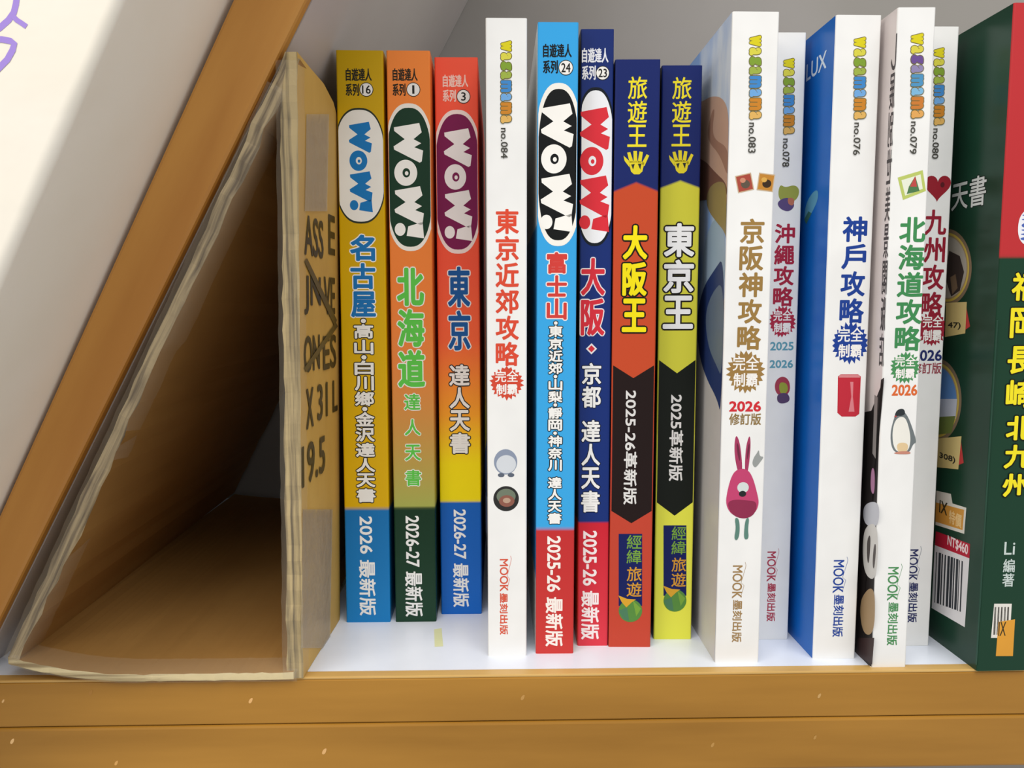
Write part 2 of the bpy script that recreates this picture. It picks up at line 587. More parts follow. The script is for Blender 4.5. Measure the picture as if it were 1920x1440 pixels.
def king_guide(args, px, main, foot, dark, apexes, xl, xr, title, trect, tcol, series_r, hand_r, ed, edr, logo, label):
    x0, y0, w, yaw, lean, H = args
    z1 = zs(*args, apexes[0][0], px)
    z1e = zs(*args, apexes[0][1], px)
    kk = (z1 - z1e) / (w / 2)
    zm = zs(*args, 800, px)
    sp = banded('cover_print', [(0, foot), (zm - .001, foot), (zm, main), (z1 - .0004, main), (z1, '152565'), (H, '152565')], H, w, kk)
    bk = Book(*args, sp, flat(dark), flat(dark), label)
    bk.mid = px
    k = Ink()
    (ta, te), (ba, be) = apexes[1], apexes[2]
    m = .00045
    za, ze, zb, zc = [zs(*args, q, px) for q in (ta, te, ba, be)]
    k.poly([(m, ze), (w / 2, za), (w - m, ze), (w - m, zc), (w / 2, zb), (m, zc)], dark)
    k.text(ed, bk.rs(*edr), 'DEDCDA', bold=.00012, mode='turn')
    bk.spine_ink(k, 'edition_band')
    k = Ink()
    k.text('旅遊王', bk.rs(*series_r), 'ECDC2A', bold=.00008)
    hand_mark(k, bk.rs(*hand_r), 'DFCF2C')
    bk.spine_ink(k, 'series_lettering')
    ink_text(bk, 'title_lettering', [(title, trect, tcol, .00036, '17130F', .00055)])
    k = Ink()
    lx0, ly0, lx1, ly1, gr = logo
    k.poly([bk.s(lx0, ly0), bk.s(lx1, ly0), bk.s(lx1, ly1), bk.s(lx0, ly1)], '101C5A')
    hgt = ly1 - ly0
    k.text('經緯', bk.rs(lx0 + 15, ly0 + 1, lx1 - 1, ly0 + hgt * .42), '74A03C', bold=.00005)
    k.text('旅遊', bk.rs(lx0 + 15, ly0 + hgt * .45, lx1 - 1, ly0 + hgt * .88), 'D0952E', bold=.00005)
    c = bk.s((lx0 + lx1) / 2, ly1 + 9)
    r = abs(bk.s(lx1, ly1)[0] - bk.s(lx0, ly1)[0]) / 2
    k.poly(ellipse(c[0], c[1], r, r), '55883E')
    k.poly([(c[0] - r, c[1]), (c[0] - r * .3, c[1] + r * .3), (c[0] - .1 * r, c[1] - r * .9), (c[0] - .6 * r, c[1] - .75 * r)], '4A7A5A')
    k.poly([(c[0] + .2 * r, c[1] + r * .9), (c[0] + r * .9, c[1] + r * .2), (c[0] + .5 * r, c[1] - r * .5)], '74A03C', False)
    k.poly([(c[0] - r * 1.05, c[1] + r * 1.35), (c[0] - r * .3, c[1] + r * 1.05), (c[0] + r * .45, c[1] + r * 1.0), (c[0] + r * .1, c[1] + r * .75), (c[0] - r * .35, c[1] + r * .3), (c[0] - r * .75, c[1] + r * .75)], 'D3A02E')
    bk.spine_ink(k, 'publisher_mark')
    return bk


b7 = king_guide((.0401, .0155, .0148, -1.92, -.0003, HT['short']), 1190, 'C44A28', 'C04430', '1F1110',
                [(340, 357), (709, 685), (981, 958)], 0, 0, '大阪王', (1167, 420, 1213, 625), 'F2E012',
                (1177, 142, 1213, 277), (1169, 283, 1217, 327), '2025-26革新版', (1170, 732, 1195, 946), (1160, 1001, 1204, 1136, 22),
                'shorter orange-red guidebook with navy top, yellow title and dark brown band')
b8 = king_guide((.0573, .0214, .0136, -1.20, -.0030, HT['short']), 1270, 'D3CF40', 'E2E24C', '10150F',
                [(337, 351), (700, 675), (967, 942)], 0, 0, '東京王', (1244, 416, 1301, 619), 'F1F1F2',
                (1260, 143, 1296, 276), (1254, 282, 1300, 325), '2025革新版', (1255, 740, 1281, 902), (1244, 985, 1287, 1117, 22),
                'shorter bright yellow guidebook with navy top and black band, right of the orange-red one')


# ---- white guides ------------------------------------------------------------
def splat(bk, cx, cy, rx, ry, h):
    k = Ink()
    c = bk.s(cx, cy)
    ru = abs(bk.s(cx + rx, cy)[0] - c[0]); rv = abs(bk.s(cx, cy + ry)[1] - c[1])
    rnd = random.Random(int(cx))
    n = 44
    pts = []
    for i in range(n):
        f = (1.0 + .12 * rnd.random()) if i % 2 else (.84 + .06 * rnd.random())
        a = math.tau * i / n
        pts.append((c[0] + ru * f * math.cos(a), c[1] + rv * f * math.sin(a)))
    k.poly(bk.clip(pts, .0001), h)
    k.text('完全', (c[0] - ru * .72, c[1] + rv * .05, c[0] + ru * .72, c[1] + rv * .78), 'F3F0EC', bold=.00006, mode='line')
    k.text('制霸', (c[0] - ru * .66, c[1] - rv * .74, c[0] + ru * .66, c[1] - rv * .06), 'F3F0EC', bold=.00010, mode='line')
    bk.spine_ink(k, 'splash_badge')


RAIN = ['D8CC1E', 'D6D04A', '7E9E34', '9CB048', '3F86C8', '6FA6DC', 'C8822A', 'DDB060']


def mascot_word(bk, r, num, nr, cols=RAIN):
    k = Ink()
    x0, y0, x1, y1 = r
    word = 'wagamama'
    wts = [1.15, .85, .95, .85, 1.25, .85, 1.25, .85]
    t = sum(wts)
    y = y0
    for ch, wt, col in zip(word, wts, cols):
        hh = (y1 - y0) * wt / t
        sh = [(x0, y), (x1 - 2, y), (x1 - 2, y + hh), (x0, y + hh)] if ch in 'wm' else [(x0, y + hh * .05), (x1 - 4, y + hh * .05), (x1 - 4, y + hh * .95), (x0, y + hh * .95)]
        R = bk.rs(x0 + 2, y + 1.5, x1 - 1, y + hh - 1)
        k.text(ch, R, col, bold=.00032, out='6E6538', ow=.00022, mode='turn')
        y += hh
    k.text(num, bk.rs(*nr), '45443E', bold=.00004, mode='turn')
    bk.spine_ink(k, 'series_lettering')


def publisher(bk, r, h):
    k = Ink()
    x0, y0, x1, y1 = r
    h1 = y0 + (y1 - y0) * .43
    k.text('MOOK', bk.rs(x0, y0, x0 + (x1 - x0) * .72, h1), h, bold=.00006, mode='turn')
    k.text('墨刻出版', bk.rs(x0, h1 + 3, x0 + (x1 - x0) * .70, y1), h, bold=.00007, mode='turn')
    pts = []
    for i in range(13):
        t = i / 12
        x = x0 + (x1 - x0) * (.62 + .38 * (1 - abs(2 * t - .2)) if t < .6 else .9 - .3 * (t - .6) / .4)
        pts.append(bk.s(min(x, x1), y0 - 6 + (h1 - y0 + 4) * t))
    for a, b in zip(pts, pts[1:]):
        d = .00006
        k.poly([(a[0] - d, a[1]), (a[0] + d, a[1]), (b[0] + d, b[1]), (b[0] - d, b[1])], h, False)
    bk.spine_ink(k, 'publisher_mark')


wsp = flat('EEEEEC', rough=.32)
# first white guide (red title)
lk = noisy('left_cover_print', 'E9E6E4', 'C9A8A0', 55, (1, 1, .6), lo=.52, hi=.72, rough=.4)[0]
b4 = Book(-.0023, .0092, .0132, .12, -.0004, HT['wide'], wsp, lk, wsp, 'white guidebook with a red title and round dark badge, between the coral and sky-blue books')
mascot_word(b4, (937, 75, 960, 232), 'no.084', (939, 240, 952, 297))
ink_text(b4, 'title_lettering', [('東京近郊攻略', (929, 390, 973, 688), 'DB4C34', .00022, None, 0)])
splat(b4, 950, 718, 30, 30, 'D24A34')
publisher(b4, (937, 1048, 959, 1190), 'D8573E')
k = Ink()
c = b4.s(948, 866)
k.poly(ellipse(c[0], c[1], .0039, .0043), '8C97AC')
k.poly(ellipse(c[0] + .0002, c[1] - .0008, .0033, .0031), 'D3D8DE')
k.poly(ellipse(c[0] - .0015, c[1] - .0045, .0011, .0007), '5D6675', False)
k.poly(ellipse(c[0] + .0018, c[1] - .0045, .0011, .0007), '5D6675', False)
b4.spine_ink(k, 'round_picture')
k = Ink()
c = b4.s(949, 935)
k.poly(ellipse(c[0], c[1], .0043, .0043), '2C2C2B')
k.poly(ellipse(c[0], c[1] + .0008, .0032, .0026), '6F7A68')
k.poly(ellipse(c[0] + .0002, c[1] - .0008, .0026, .0020), '8C5A4C')
k.poly(ellipse(c[0] + .0002, c[1] - .0006, .0013, .0009), 'B79A84')
b4.spine_ink(k, 'badge_picture')

# tall white guide with photo cover (brown title)
m, nt, b, r = noisy('left_cover_print', '7FA6E0', 'DCE6F2', 32, (1, 1.6, .55), lo=.38, hi=.62, rough=.38)
b9 = Book(.0742, .0022, .0147, -.19, .0004, HT['wide'], wsp, m, wsp, 'white guidebook with a brown title and pink rabbit, right of the bright yellow book')
mascot_word(b9, (1403, 65, 1428, 225), 'no.083', (1403, 230, 1417, 287))
for cx, cy, rot, h, h2, h3 in ((1396, 343, .22, 'A84A3C', '5E5346', 'C98A70'), (1436, 342, -.12, 'C08434', '3A2A1C', 'D8A850')):
    k = Ink()
    c = b9.s(cx, cy)
    s = .0026
    sq = lambda q: [(c[0] + x * q * math.cos(rot) - y * q * 1.05 * math.sin(rot), c[1] + x * q * math.sin(rot) + y * q * 1.05 * math.cos(rot)) for x, y in ((-1, -1), (1, -1), (1, 1), (-1, 1))]
    k.poly(sq(s), 'C8B090'); k.poly(sq(s * .88), h)
    k.poly(ellipse(c[0] + .0003, c[1] - .0004, s * .55, s * .5), h2)
    k.poly(ellipse(c[0] - .0006, c[1] + .0008, s * .35, s * .3), h3)
    b9.spine_ink(k, 'food_picture')
ink_text(b9, 'title_lettering', [('京阪神攻略', (1385, 408, 1430, 658), '9B7A42', .00023, None, 0)])
splat(b9, 1398, 697, 34, 38, '9C7A44')
ink_text(b9, 'edition_lettering', [('2026', (1367, 752, 1427, 772), 'D02C36', .00016, None, 0, 'line'), ('修訂版', (1367, 775, 1427, 797), '8F7444', .00008, None, 0, 'line')])
k = Ink()
P = lambda pts: [b9.s(x, y) for x, y in pts]
k.blob(P([(1384, 890), (1376, 848), (1379, 812), (1388, 830), (1393, 888)]), 'A63A60')
k.blob(P([(1396, 888), (1398, 838), (1406, 812), (1408, 838), (1402, 890)]), 'A63A60', False)
k.blob(P([(1382, 850), (1381, 826), (1387, 842), (1388, 870)]), '6F2A42')
k.blob(P([(1400, 868), (1401, 842), (1405, 828), (1406, 842)]), '6F2A42', False)
k.blob(P([(1410, 870), (1413, 858), (1419, 850), (1423, 842), (1424, 856), (1433, 856), (1424, 868), (1416, 878)]), '9A9E9C')
k.blob(P([(1373, 888), (1386, 878), (1402, 880), (1412, 896), (1421, 930), (1423, 945), (1416, 962), (1396, 972), (1372, 966), (1360, 946), (1364, 918)]), 'C24470')
k.blob(P([(1362, 942), (1378, 936), (1398, 938), (1420, 940), (1416, 964), (1396, 974), (1372, 966)]), '8E2E4E')
c = b9.s(1393, 914)
k.poly(ellipse(c[0], c[1], .0019, .0018), 'D3DCDA')
k.poly(ellipse(c[0] - .0001, c[1] - .0021, .0012, .0010), '23282A')
k.blob(P([(1377, 970), (1386, 972), (1387, 1000), (1382, 1014), (1376, 1010), (1380, 990)]), '5C8478')
k.blob(P([(1398, 972), (1405, 970), (1402, 992), (1404, 1010), (1395, 1012), (1395, 994)]), '5C8478', False)
b9.spine_ink(k, 'rabbit_picture')
publisher(b9, (1373, 1060, 1399, 1204), 'A08052')
k = Ink()  # photograph printed on the cover, as far as the gap shows it
C = lambda pts: [(max(.0007, b9.c(x, y)[0]), b9.c(x, y)[1]) for x, y in pts]
k.poly(C([(1303, 640), (1318, 560), (1372, 560), (1360, 660), (1352, 800), (1345, 1250), (1280, 1170), (1280, 800)]), 'CFCBC8')
k.blob(C([(1316, 470), (1340, 400), (1366, 430), (1362, 560), (1320, 590)]), '9DB4CC')
k.blob(C([(1290, 200), (1318, 190), (1334, 180), (1354, 182), (1366, 205), (1390, 240), (1390, 390), (1366, 372), (1340, 352), (1318, 340), (1290, 330)]), 'C8A490')
k.blob(C([(1326, 246), (1336, 206), (1341, 204), (1336, 240), (1340, 262), (1366, 276), (1390, 300), (1390, 316), (1350, 290), (1330, 268)]), 'A67E6C')
k.blob(C([(1290, 290), (1322, 300), (1340, 322), (1390, 330), (1390, 360), (1340, 372), (1290, 380)]), '7A564A')
k.blob(C([(1324, 372), (1332, 348), (1352, 338), (1400, 330), (1400, 450), (1364, 436), (1342, 414), (1328, 394)]), '97855A')
k.blob(C([(1306, 600), (1318, 540), (1340, 506), (1390, 470), (1390, 800), (1346, 750), (1326, 712), (1312, 670)]), '2A3C70')
k.blob(C([(1322, 590), (1336, 548), (1390, 520), (1390, 720), (1346, 690), (1328, 650)]), '66768F')
b9.cover_ink(k, 'cover_picture')

# set-back white guide (crimson title)
A = (.0903, .0202, .0155, 0, -.0049, HT['wide'])
b10 = Book(*A, wsp, wsp, wsp, 'white guidebook with a crimson title set back between two taller-looking white guides')
mascot_word(b10, (1467, 108, 1490, 253), 'no.078', (1467, 260, 1480, 313))
k = Ink()
P = lambda pts: [b10.s(x, y) for x, y in pts]
k.blob(P([(1462, 345), (1472, 352), (1490, 346), (1500, 356), (1494, 376), (1470, 384), (1458, 368)]), '9AA04A')
k.blob(P([(1456, 378), (1478, 368), (1492, 384), (1480, 398), (1462, 392)]), '5A4A7A')
k.blob(P([(1476, 370), (1490, 372), (1488, 386), (1478, 384)]), 'B8705A')
b10.spine_ink(k, 'figurine_picture')
k = Ink()
k.blob(P([(1452, 716), (1466, 704), (1480, 712), (1482, 734), (1470, 744), (1454, 738)]), 'A63E50')
k.blob(P([(1460, 716), (1476, 718), (1478, 736), (1462, 740)]), '98A03E')
k.blob(P([(1456, 738), (1478, 736), (1482, 754), (1458, 758)]), '584468')
b10.spine_ink(k, 'figurine_picture')
ink_text(b10, 'title_lettering', [('沖繩攻略', (1451, 418, 1489, 576), 'A82440', .0002, None, 0)])
splat(b10, 1467, 603, 24, 28, 'B02C46')
ink_text(b10, 'edition_lettering', [('2025', (1444, 641, 1488, 657), '5FA0B4', .00010, None, 0, 'line'), ('2026', (1443, 675, 1487, 690), '5FA0B4', .00010, None, 0, 'line')])
publisher(b10, (1438, 1034, 1461, 1165), 'B23E54')

# white guide with blue cover
cb = flat('0C62B8', rough=.3)
b11 = Book(.1083, .0043, .0145, .46, -.0027, HT['wide'], wsp, cb, wsp, 'white guidebook with a navy title, red can and solid blue cover')
mascot_word(b11, (1599, 68, 1624, 225), 'no.076', (1600, 230, 1613, 291))
ink_text(b11, 'title_lettering', [('神戶攻略', (1577, 404, 1623, 608), '1C3F92', .00024, None, 0)])
splat(b11, 1594, 643, 33, 37, '1D3F94')
k = Ink()
k.poly([b11.s(x, y) for x, y in [(1571, 706), (1576, 702), (1609, 702), (1614, 706), (1611, 776), (1604, 781), (1578, 781), (1570, 774)]], 'C02C3C')
k.poly([b11.s(x, y) for x, y in [(1594, 716), (1600, 716), (1599, 744), (1602, 772), (1591, 772), (1596, 744)]], 'D98088')
k.poly([b11.s(x, y) for x, y in [(1574, 703), (1611, 703), (1613, 708), (1572, 708)]], 'D6888C', False)
b11.spine_ink(k, 'can_picture')
publisher(b11, (1562, 1050, 1590, 1194), '24459A')
k = Ink()
k.text('LUX', b11.rc(1513, 108, 1549, 140), 'D8E4F0', bold=.0001, mode='line')
b11.cover_ink(k, 'cover_lettering')
k = Ink()
k.blob([b11.c(x, y) for x, y in [(1508, 410), (1511, 382), (1524, 360), (1534, 355), (1534, 374), (1524, 396), (1511, 418)]], '5E9CB8')
k.poly([b11.c(x, y) for x, y in [(1508, 412), (1516, 396), (1522, 400), (1512, 420)]], '3E6E62')
b11.cover_ink(k, 'cover_picture')

# nearest white guide (green title)
pk = flat('DED4D2', rough=.4)
b12 = Book(.1251, -.0021, .0117, -.85, -.0053, HT['wide'], wsp, pk, wsp, 'white guidebook with a green title, penguin and pale pink cover, nearest the front edge')
mascot_word(b12, (1706, 61, 1732, 223), 'no.079', (1706, 228, 1719, 289), ['D8CC1E', 'D6CC4A', '6A4E92', '9086B0', '4E92C0', '7CB4D8', 'C87A34', 'DDA45A'])
k = Ink()
P = lambda pts: [b12.s(x, y) for x, y in pts]
k.poly(P([(1683, 333), (1730, 319), (1736, 358), (1693, 375)]), 'BAC86A')
k.poly(P([(1690, 338), (1726, 327), (1730, 354), (1697, 367)]), 'E6EAD8')
k.poly(P([(1716, 330), (1724, 358), (1700, 364), (1704, 350)]), '4E7A4E')
k.poly(P([(1716, 330), (1719, 350), (1706, 350)]), 'BE4A48')
b12.spine_ink(k, 'card_picture')
ink_text(b12, 'title_lettering', [('北海道攻略', (1682, 405, 1731, 660), '3F8A52', .00024, None, 0)])
splat(b12, 1697, 689, 27, 28, '4A9058')
ink_text(b12, 'edition_lettering', [('2026', (1672, 721, 1720, 742), 'DB6A34', .00014, None, 0, 'line')])
k = Ink()
k.blob(P([(1676, 784), (1682, 772), (1694, 770), (1703, 782), (1712, 806), (1719, 830), (1712, 832), (1705, 850), (1680, 850), (1671, 838), (1669, 812)]), '70787A')
k.blob(P([(1680, 784), (1696, 780), (1704, 800), (1708, 826), (1702, 848), (1682, 848), (1674, 834), (1673, 806)]), 'EDEBE2')
k.blob(P([(1680, 830), (1704, 830), (1700, 850), (1684, 850)]), 'E2C79A')
k.blob(P([(1676, 786), (1680, 769), (1694, 765), (1698, 776), (1690, 780), (1682, 779)]), '2E3438')
k.blob(P([(1672, 851), (1684, 846), (1706, 846), (1708, 852)]), 'C88A78')
k.blob(P([(1675, 782), (1680, 778), (1682, 782)]), 'B0464A', False)
b12.spine_ink(k, 'penguin_picture')
publisher(b12, (1664, 1063, 1692, 1210), '4C8E58')
k = Ink()
C = lambda pts: [b12.c(x, y) for x, y in pts]
k.text('し展別世美景閣版店', (b12.c(1640, 400)[0] - .010, b12.c(1655, 690)[1], b12.c(1659, 400)[0], b12.c(1660, 75)[1]), '474244', bold=.0001)
k.poly(C([(1658, 708), (1634, 770), (1590, 780), (1590, 1240), (1612, 1238), (1634, 1250), (1652, 712)]), '221E1E')
k.poly(C([(1640, 740), (1646, 745), (1642, 860), (1636, 850)]), '8C8684')
k.blob(C([(1634, 876), (1641, 880), (1640, 930), (1632, 920)]), 'B07EA0')
k.blob(C([(1618, 945), (1650, 938), (1648, 990), (1620, 985)]), 'C4C6CE')
k.blob(C([(1622, 985), (1648, 980), (1645, 1090), (1622, 1080), (1617, 1030)]), 'D4D2CE')
k.blob(C([(1626, 1010), (1634, 1000), (1630, 1060), (1626, 1050)]), '55504E')
k.blob(C([(1639, 1020), (1644, 1020), (1640, 1070), (1636, 1060)]), '5C5654', False)
k.blob(C([(1611, 1130), (1630, 1100), (1642, 1110), (1640, 1190), (1618, 1190)]), 'A88E6C')
k.poly(C([(1609, 1196), (1640, 1196), (1636, 1246), (1606, 1228)]), '3C2C2C')
b12.cover_ink(k, 'cover_picture')

# last white guide (dark red title)
A = (.1393, .0137, .0143, 0, -.0045, HT['wide'])
b13 = Book(*A, wsp, wsp, wsp, 'white guidebook with a dark red title and heart, half hidden beside the dark green book')
mascot_word(b13, (1749, 88, 1771, 236), 'no.080', (1748, 241, 1760, 298))
k = Ink()
c = b13.s(1758, 350)
pts = []
for i in range(40):
    t = math.tau * i / 40
    pts.append((c[0] + .0047 * math.sin(t) ** 3 * .95, c[1] + .0003 * (13 * math.cos(t) - 5 * math.cos(2 * t) - 2 * math.cos(3 * t) - math.cos(4 * t))))
k.poly(pts, '96202E')
k.poly(ellipse(c[0] + .0016, c[1] + .0006, .0007, .0009), '5A1A22')
b13.spine_ink(k, 'heart_picture')
ink_text(b13, 'title_lettering', [('九州攻略', (1730, 391, 1771, 596), '931F32', .00021, None, 0)])
splat(b13, 1748, 616, 26, 32, '9A2336')
ink_text(b13, 'edition_lettering', [('2026', (1711, 656, 1766, 677), '27306A', .00014, None, 0, 'line'), ('修訂版', (1710, 680, 1765, 701), '9A4450', .00007, None, 0, 'line')])
publisher(b13, (1703, 1030, 1728, 1167), '2C3264')

# thick dark green guide at the right
A = (.1586, -.0057, .0168, .35, -.0045, HT['thick'])
gc = noisy('left_cover_print', '153526', '1B4232', 18, rough=.28)[0]
x0, y0, w, yaw, lean, H = A
zr = zs(*A, 480, 1890)
gs = banded('cover_print', [(0, '173C2A'), (zr - .0004, '173C2A'), (zr, 'BC3034'), (H, 'C03438')], H, w)
b14 = Book(*A, gs, gc, gc, 'dark green guidebook with red top and yellow title, rightmost, overhanging the shelf edge')
k = Ink()
c = b14.s(1936, 426)
k.poly(ellipse(c[0], c[1], .0046, .0058, p=.86), 'E8E8EE')
wow(k, (c[0] - .0036, c[1] - .0042, c[0] + .0036, c[1] + .0042), '4A62B0', 'E8E8EE')
b14.spine_ink(k, 'oval_badge')
k = Ink()
for ch, (xa, ya, yb) in zip('福岡長崎北九州', ((1897, 509, 566), (1894, 575, 636), (1889, 647, 703), (1886, 710, 767), (1886, 778, 827), (1882, 832, 880), (1879, 886, 933))):
    k.text(ch, b14.rs(xa, ya, xa + 52, yb), 'F2E226', bold=.00026, out='11170F', ow=.0004)
b14.spine_ink(k, 'title_lettering')
k = Ink()
k.text('Li', b14.rs(1883, 1016, 1903, 1040), 'C4D0CC', bold=.00004, mode='line')
k.text('編著', b14.rs(1880, 1047, 1902, 1101), 'C4D0CC', bold=.00006)
b14.spine_ink(k, 'author_lettering')
k = Ink()
P = lambda pts: [b14.s(x, y) for x, y in pts]
k.poly(P([(1864, 1132), (1897, 1132), (1893, 1196), (1858, 1196)]), 'E2DED6')
for q in range(5):
    x = 1865 + q * 6
    k.poly(P([(x, 1138), (x + 3, 1138), (x + 1, 1190), (x - 3, 1190)]), '4A4640', False)
k.poly(P([(1872, 1166), (1903, 1161), (1899, 1230), (1867, 1230)]), 'DC9C38')
k.text('IX', b14.rs(1872, 1166, 1886, 1192), '3A3420', bold=.00003, mode='line')
b14.spine_ink(k, 'price_sticker')
k = Ink()
C = lambda pts: [b14.c(x, y) for x, y in pts]
k.text('天書', b14.rc(1786, 334, 1848, 390), 'CFD2D0', bold=.00012, out='0C1A14', ow=.0003, mode='line')
b14.cover_ink(k, 'cover_lettering')


def ring(cx, cy, rx, ry, inner):
    E_ = lambda s: [b14.c(x, y) for x, y in ellipse(cx, cy, rx * s, ry * s, 48)]
    kk = Ink()
    kk.poly(E_(1), '7E6B55'); kk.poly(E_(.9), 'C7AE4E'); kk.poly(E_(.84), 'A08A66'); kk.poly(E_(.80), inner[0])
    for pts, h in inner[1]:
        kk.poly(C(pts), h)
    return kk


k = ring(1776, 501, 46, 72, ('A9A298', [([(1780, 470), (1800, 480), (1808, 510), (1800, 545), (1784, 556), (1772, 520)], '3C3230'),
                                       ([(1782, 520), (1792, 514), (1796, 540), (1786, 552)], '7A6450')]))
b14.cover_ink(k, 'round_photo')
k = ring(1757, 750, 46, 78, ('5C86BE', [([(1760, 748), (1795, 748), (1792, 785), (1760, 785)], 'C0C4D2'), ([(1755, 782), (1792, 780), (1784, 812), (1755, 815)], '6C7A3E')]))
b14.cover_ink(k, 'round_photo')
for tag, s, pts, red in ((0, '47)', [(1774, 568), (1813, 566), (1810, 625), (1772, 632)], [(1810, 566), (1819, 612), (1808, 620)]),
                         (1, '308)', [(1760, 822), (1803, 818), (1797, 880), (1756, 876)], [(1801, 820), (1807, 868), (1797, 872)])):
    k = Ink()
    k.poly(C(red), 'B83A3A')
    k.poly(C(pts), 'CDB87C')
    xs = [p[0] for p in pts]; ys = [p[1] for p in pts]
    k.text(s, b14.rc(min(xs) + 6, max(ys) - 28, max(xs) - 12, max(ys) - 14), '2E2C26', bold=.0001, mode='line')
    b14.cover_ink(k, 'paper_tag')
k = Ink()
k.poly(C([(1756, 920), (1783, 926), (1786, 944), (1812, 952), (1808, 1001), (1754, 984)]), 'DAD6CC')
k.poly(C([(1755, 942), (1808, 956), (1805, 994), (1754, 978)]), 'CF9440')
k.text('IX', b14.rc(1762, 940, 1776, 964), '3A3420', bold=.0001, mode='line')
k.text('特價', b14.rc(1780, 960, 1803, 986), 'E6C48A', bold=.0001, mode='line')
b14.cover_ink(k, 'price_sticker')
k = Ink()
k.poly(C([(1753, 1018), (1818, 1042), (1809, 1176), (1747, 1140)]), 'E2E0E2')
k.poly(C([(1755, 996), (1819, 1020), (1818, 1047), (1753, 1022)]), 'B52038')
k.text('NT$460', b14.rc(1777, 1012, 1815, 1034), 'EED8DA', bold=.0001, mode='line')
rnd = random.Random(3)
x = 1756.0
while x < 1804:
    wd_ = rnd.choice((1.5, 2.5, 4.5))
    y0_ = 1034 + (x - 1755) * .36
    k.poly(C([(x, y0_), (x + wd_, y0_ + 1), (x + wd_ - 4, y0_ + 96), (x - 4, y0_ + 95)]), '34383E', False)
    x += wd_ + rnd.choice((1.2, 2.0, 3.0))
b14.cover_ink(k, 'barcode_label')
k = Ink()
k.poly(C([(1829, 1247), (1832, 1247), (1872, 600), (1869, 600)]), '2B5444')
b14.cover_ink(k, 'fold_line')

# ------------------------------------------------------------------ bookcase
WOOD, wnt, wb, wr_ = noisy('varnished_wood', '97691F', 'B07E2E', 9, (0.6, 6, 6), rough=.38, spec=.4, detail=6, bump=.15, bscale=120)
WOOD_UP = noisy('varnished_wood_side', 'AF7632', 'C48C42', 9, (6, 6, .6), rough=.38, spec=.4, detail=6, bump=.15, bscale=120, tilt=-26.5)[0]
LIP = noisy('worn_lit_wood_lip', 'BE9450', 'D0AA66', 14, (.6, 6, 6), rough=.4, spec=.4, detail=5)[0]  # worn wood, with the brighter light on the top face painted in
WHITEBOARD = noisy('white_laminate', 'E0E6F2', 'E8EEFA', 25, rough=.3, spec=.4)[0]
GREYBOARD = noisy('grey_laminate', '99958F', 'A5A19E', 6, rough=.55, spec=.25)[0]
TRIM_Y = -.0045
BACK = .235
case = empty('bookcase', (0, 0, 0), label='wooden-edged bookcase with a white shelf, slanted side and grey back', cat='bookcase')
sh = box('shelf_board', (-.172, TRIM_Y + .0042, -.03), (.7, BACK, 0), case, (WHITEBOARD,))
k = Ink()
k.poly([tuple(at_z(x, y, 0).xy) for x, y in ((814, 1180), (828, 1178), (831, 1212), (815, 1213))], 'DDE0B0')
k.build('glue_mark', lambda u, v, l: (u, v, .00003 + l), sh)
es = box('edge_strip', (-.172, TRIM_Y, -.0157), (.7, TRIM_Y + .0042, -.0009), case, (WOOD,), bevel=.0004)
box('worn_lit_lip', (-.172, TRIM_Y + .0001, -.0009), (.7, TRIM_Y + .0042, 0.0), es, (LIP,), bevel=.0003)
es2 = box('edge_strip', (-.172, TRIM_Y - .0004, -.0338), (.7, TRIM_Y + .0042, -.0160), case, (WOOD,), bevel=.0009)
for strip, yy, marks in ((es, TRIM_Y, ((170, 1298, 9, 'A87838'), (470, 1313, 9, 'E2B070'), (980, 1307, 9, 'BE9050'), (1536, 1304, 8, 'C49C60'), (6, 1314, 6, 'E0B478'))),
                         (es2, TRIM_Y - .0004, ((23, 1389, 9, 'E8BC80'), (608, 1408, 10, 'E0B074'), (1336, 1396, 8, 'B88C4C'), (1528, 1382, 7, 'B88C4C'), (218, 1430, 8, 'DCA860')))):
    for x, y, r_, h in marks:
        k = Ink()
        k.blob([(at_y(x + dx_ * r_, y + dy_ * r_, yy).x, at_y(x + dx_ * r_, y + dy_ * r_, yy).z) for dx_, dy_ in ((-.5, .5), (-.2, -.3), (.5, -.6), (.3, .3), (-.1, .7))], h)
        k.build('varnish_chip', lambda u, v, l: (u, yy - .00004 - l, v), strip)
box('back_panel', (-.5, BACK, -.6), (.9, BACK + .006, .9), case, (GREYBOARD,))


def line_pts(p, q, t0, t1):
    return p + (q - p) * t0, p + (q - p) * t1


R0, R1 = line_pts(at_y(573, 0, TRIM_Y), at_y(0, 1160, TRIM_Y), -1.3, 1.16)
L0, L1 = line_pts(at_y(435, 0, TRIM_Y), at_y(0, 961, TRIM_Y), -1.3, 1.4)
t = 0.017
B0, B1 = R0 + Vector((-.008, BACK - TRIM_Y - .0005, 0)), R1 + Vector((-.008, BACK - TRIM_Y - .0005, 0))
F0, F1 = R0 + Vector((0, .005, 0)), R1 + Vector((0, .005, 0))
lo_ = Vector((.0006, .005, 0)); lb_ = Vector((-.0074, BACK - TRIM_Y - .0005, 0))
side = mesh('side_panel', [F0, F1, B0, B1, L0 + lo_, L1 + lo_, L0 + lb_, L1 + lb_],
            [(0, 1, 3, 2), (4, 6, 7, 5), (0, 4, 5, 1), (2, 3, 7, 6), (0, 2, 6, 4), (1, 5, 7, 3)], case, (noisy('side_laminate', 'BEB6B2', 'C8C2BF', 8, rough=.45)[0],))
dy = Vector((0, .0051, 0))
mesh('slanted_edge_strip', [R0, R1, L1, L0, R0 + dy, R1 + dy, L1 + dy, L0 + dy],
     [(0, 1, 2, 3), (4, 7, 6, 5), (0, 4, 5, 1), (1, 5, 6, 2), (2, 6, 7, 3), (3, 7, 4, 0)], case, (WOOD_UP,), bevel=.0012)

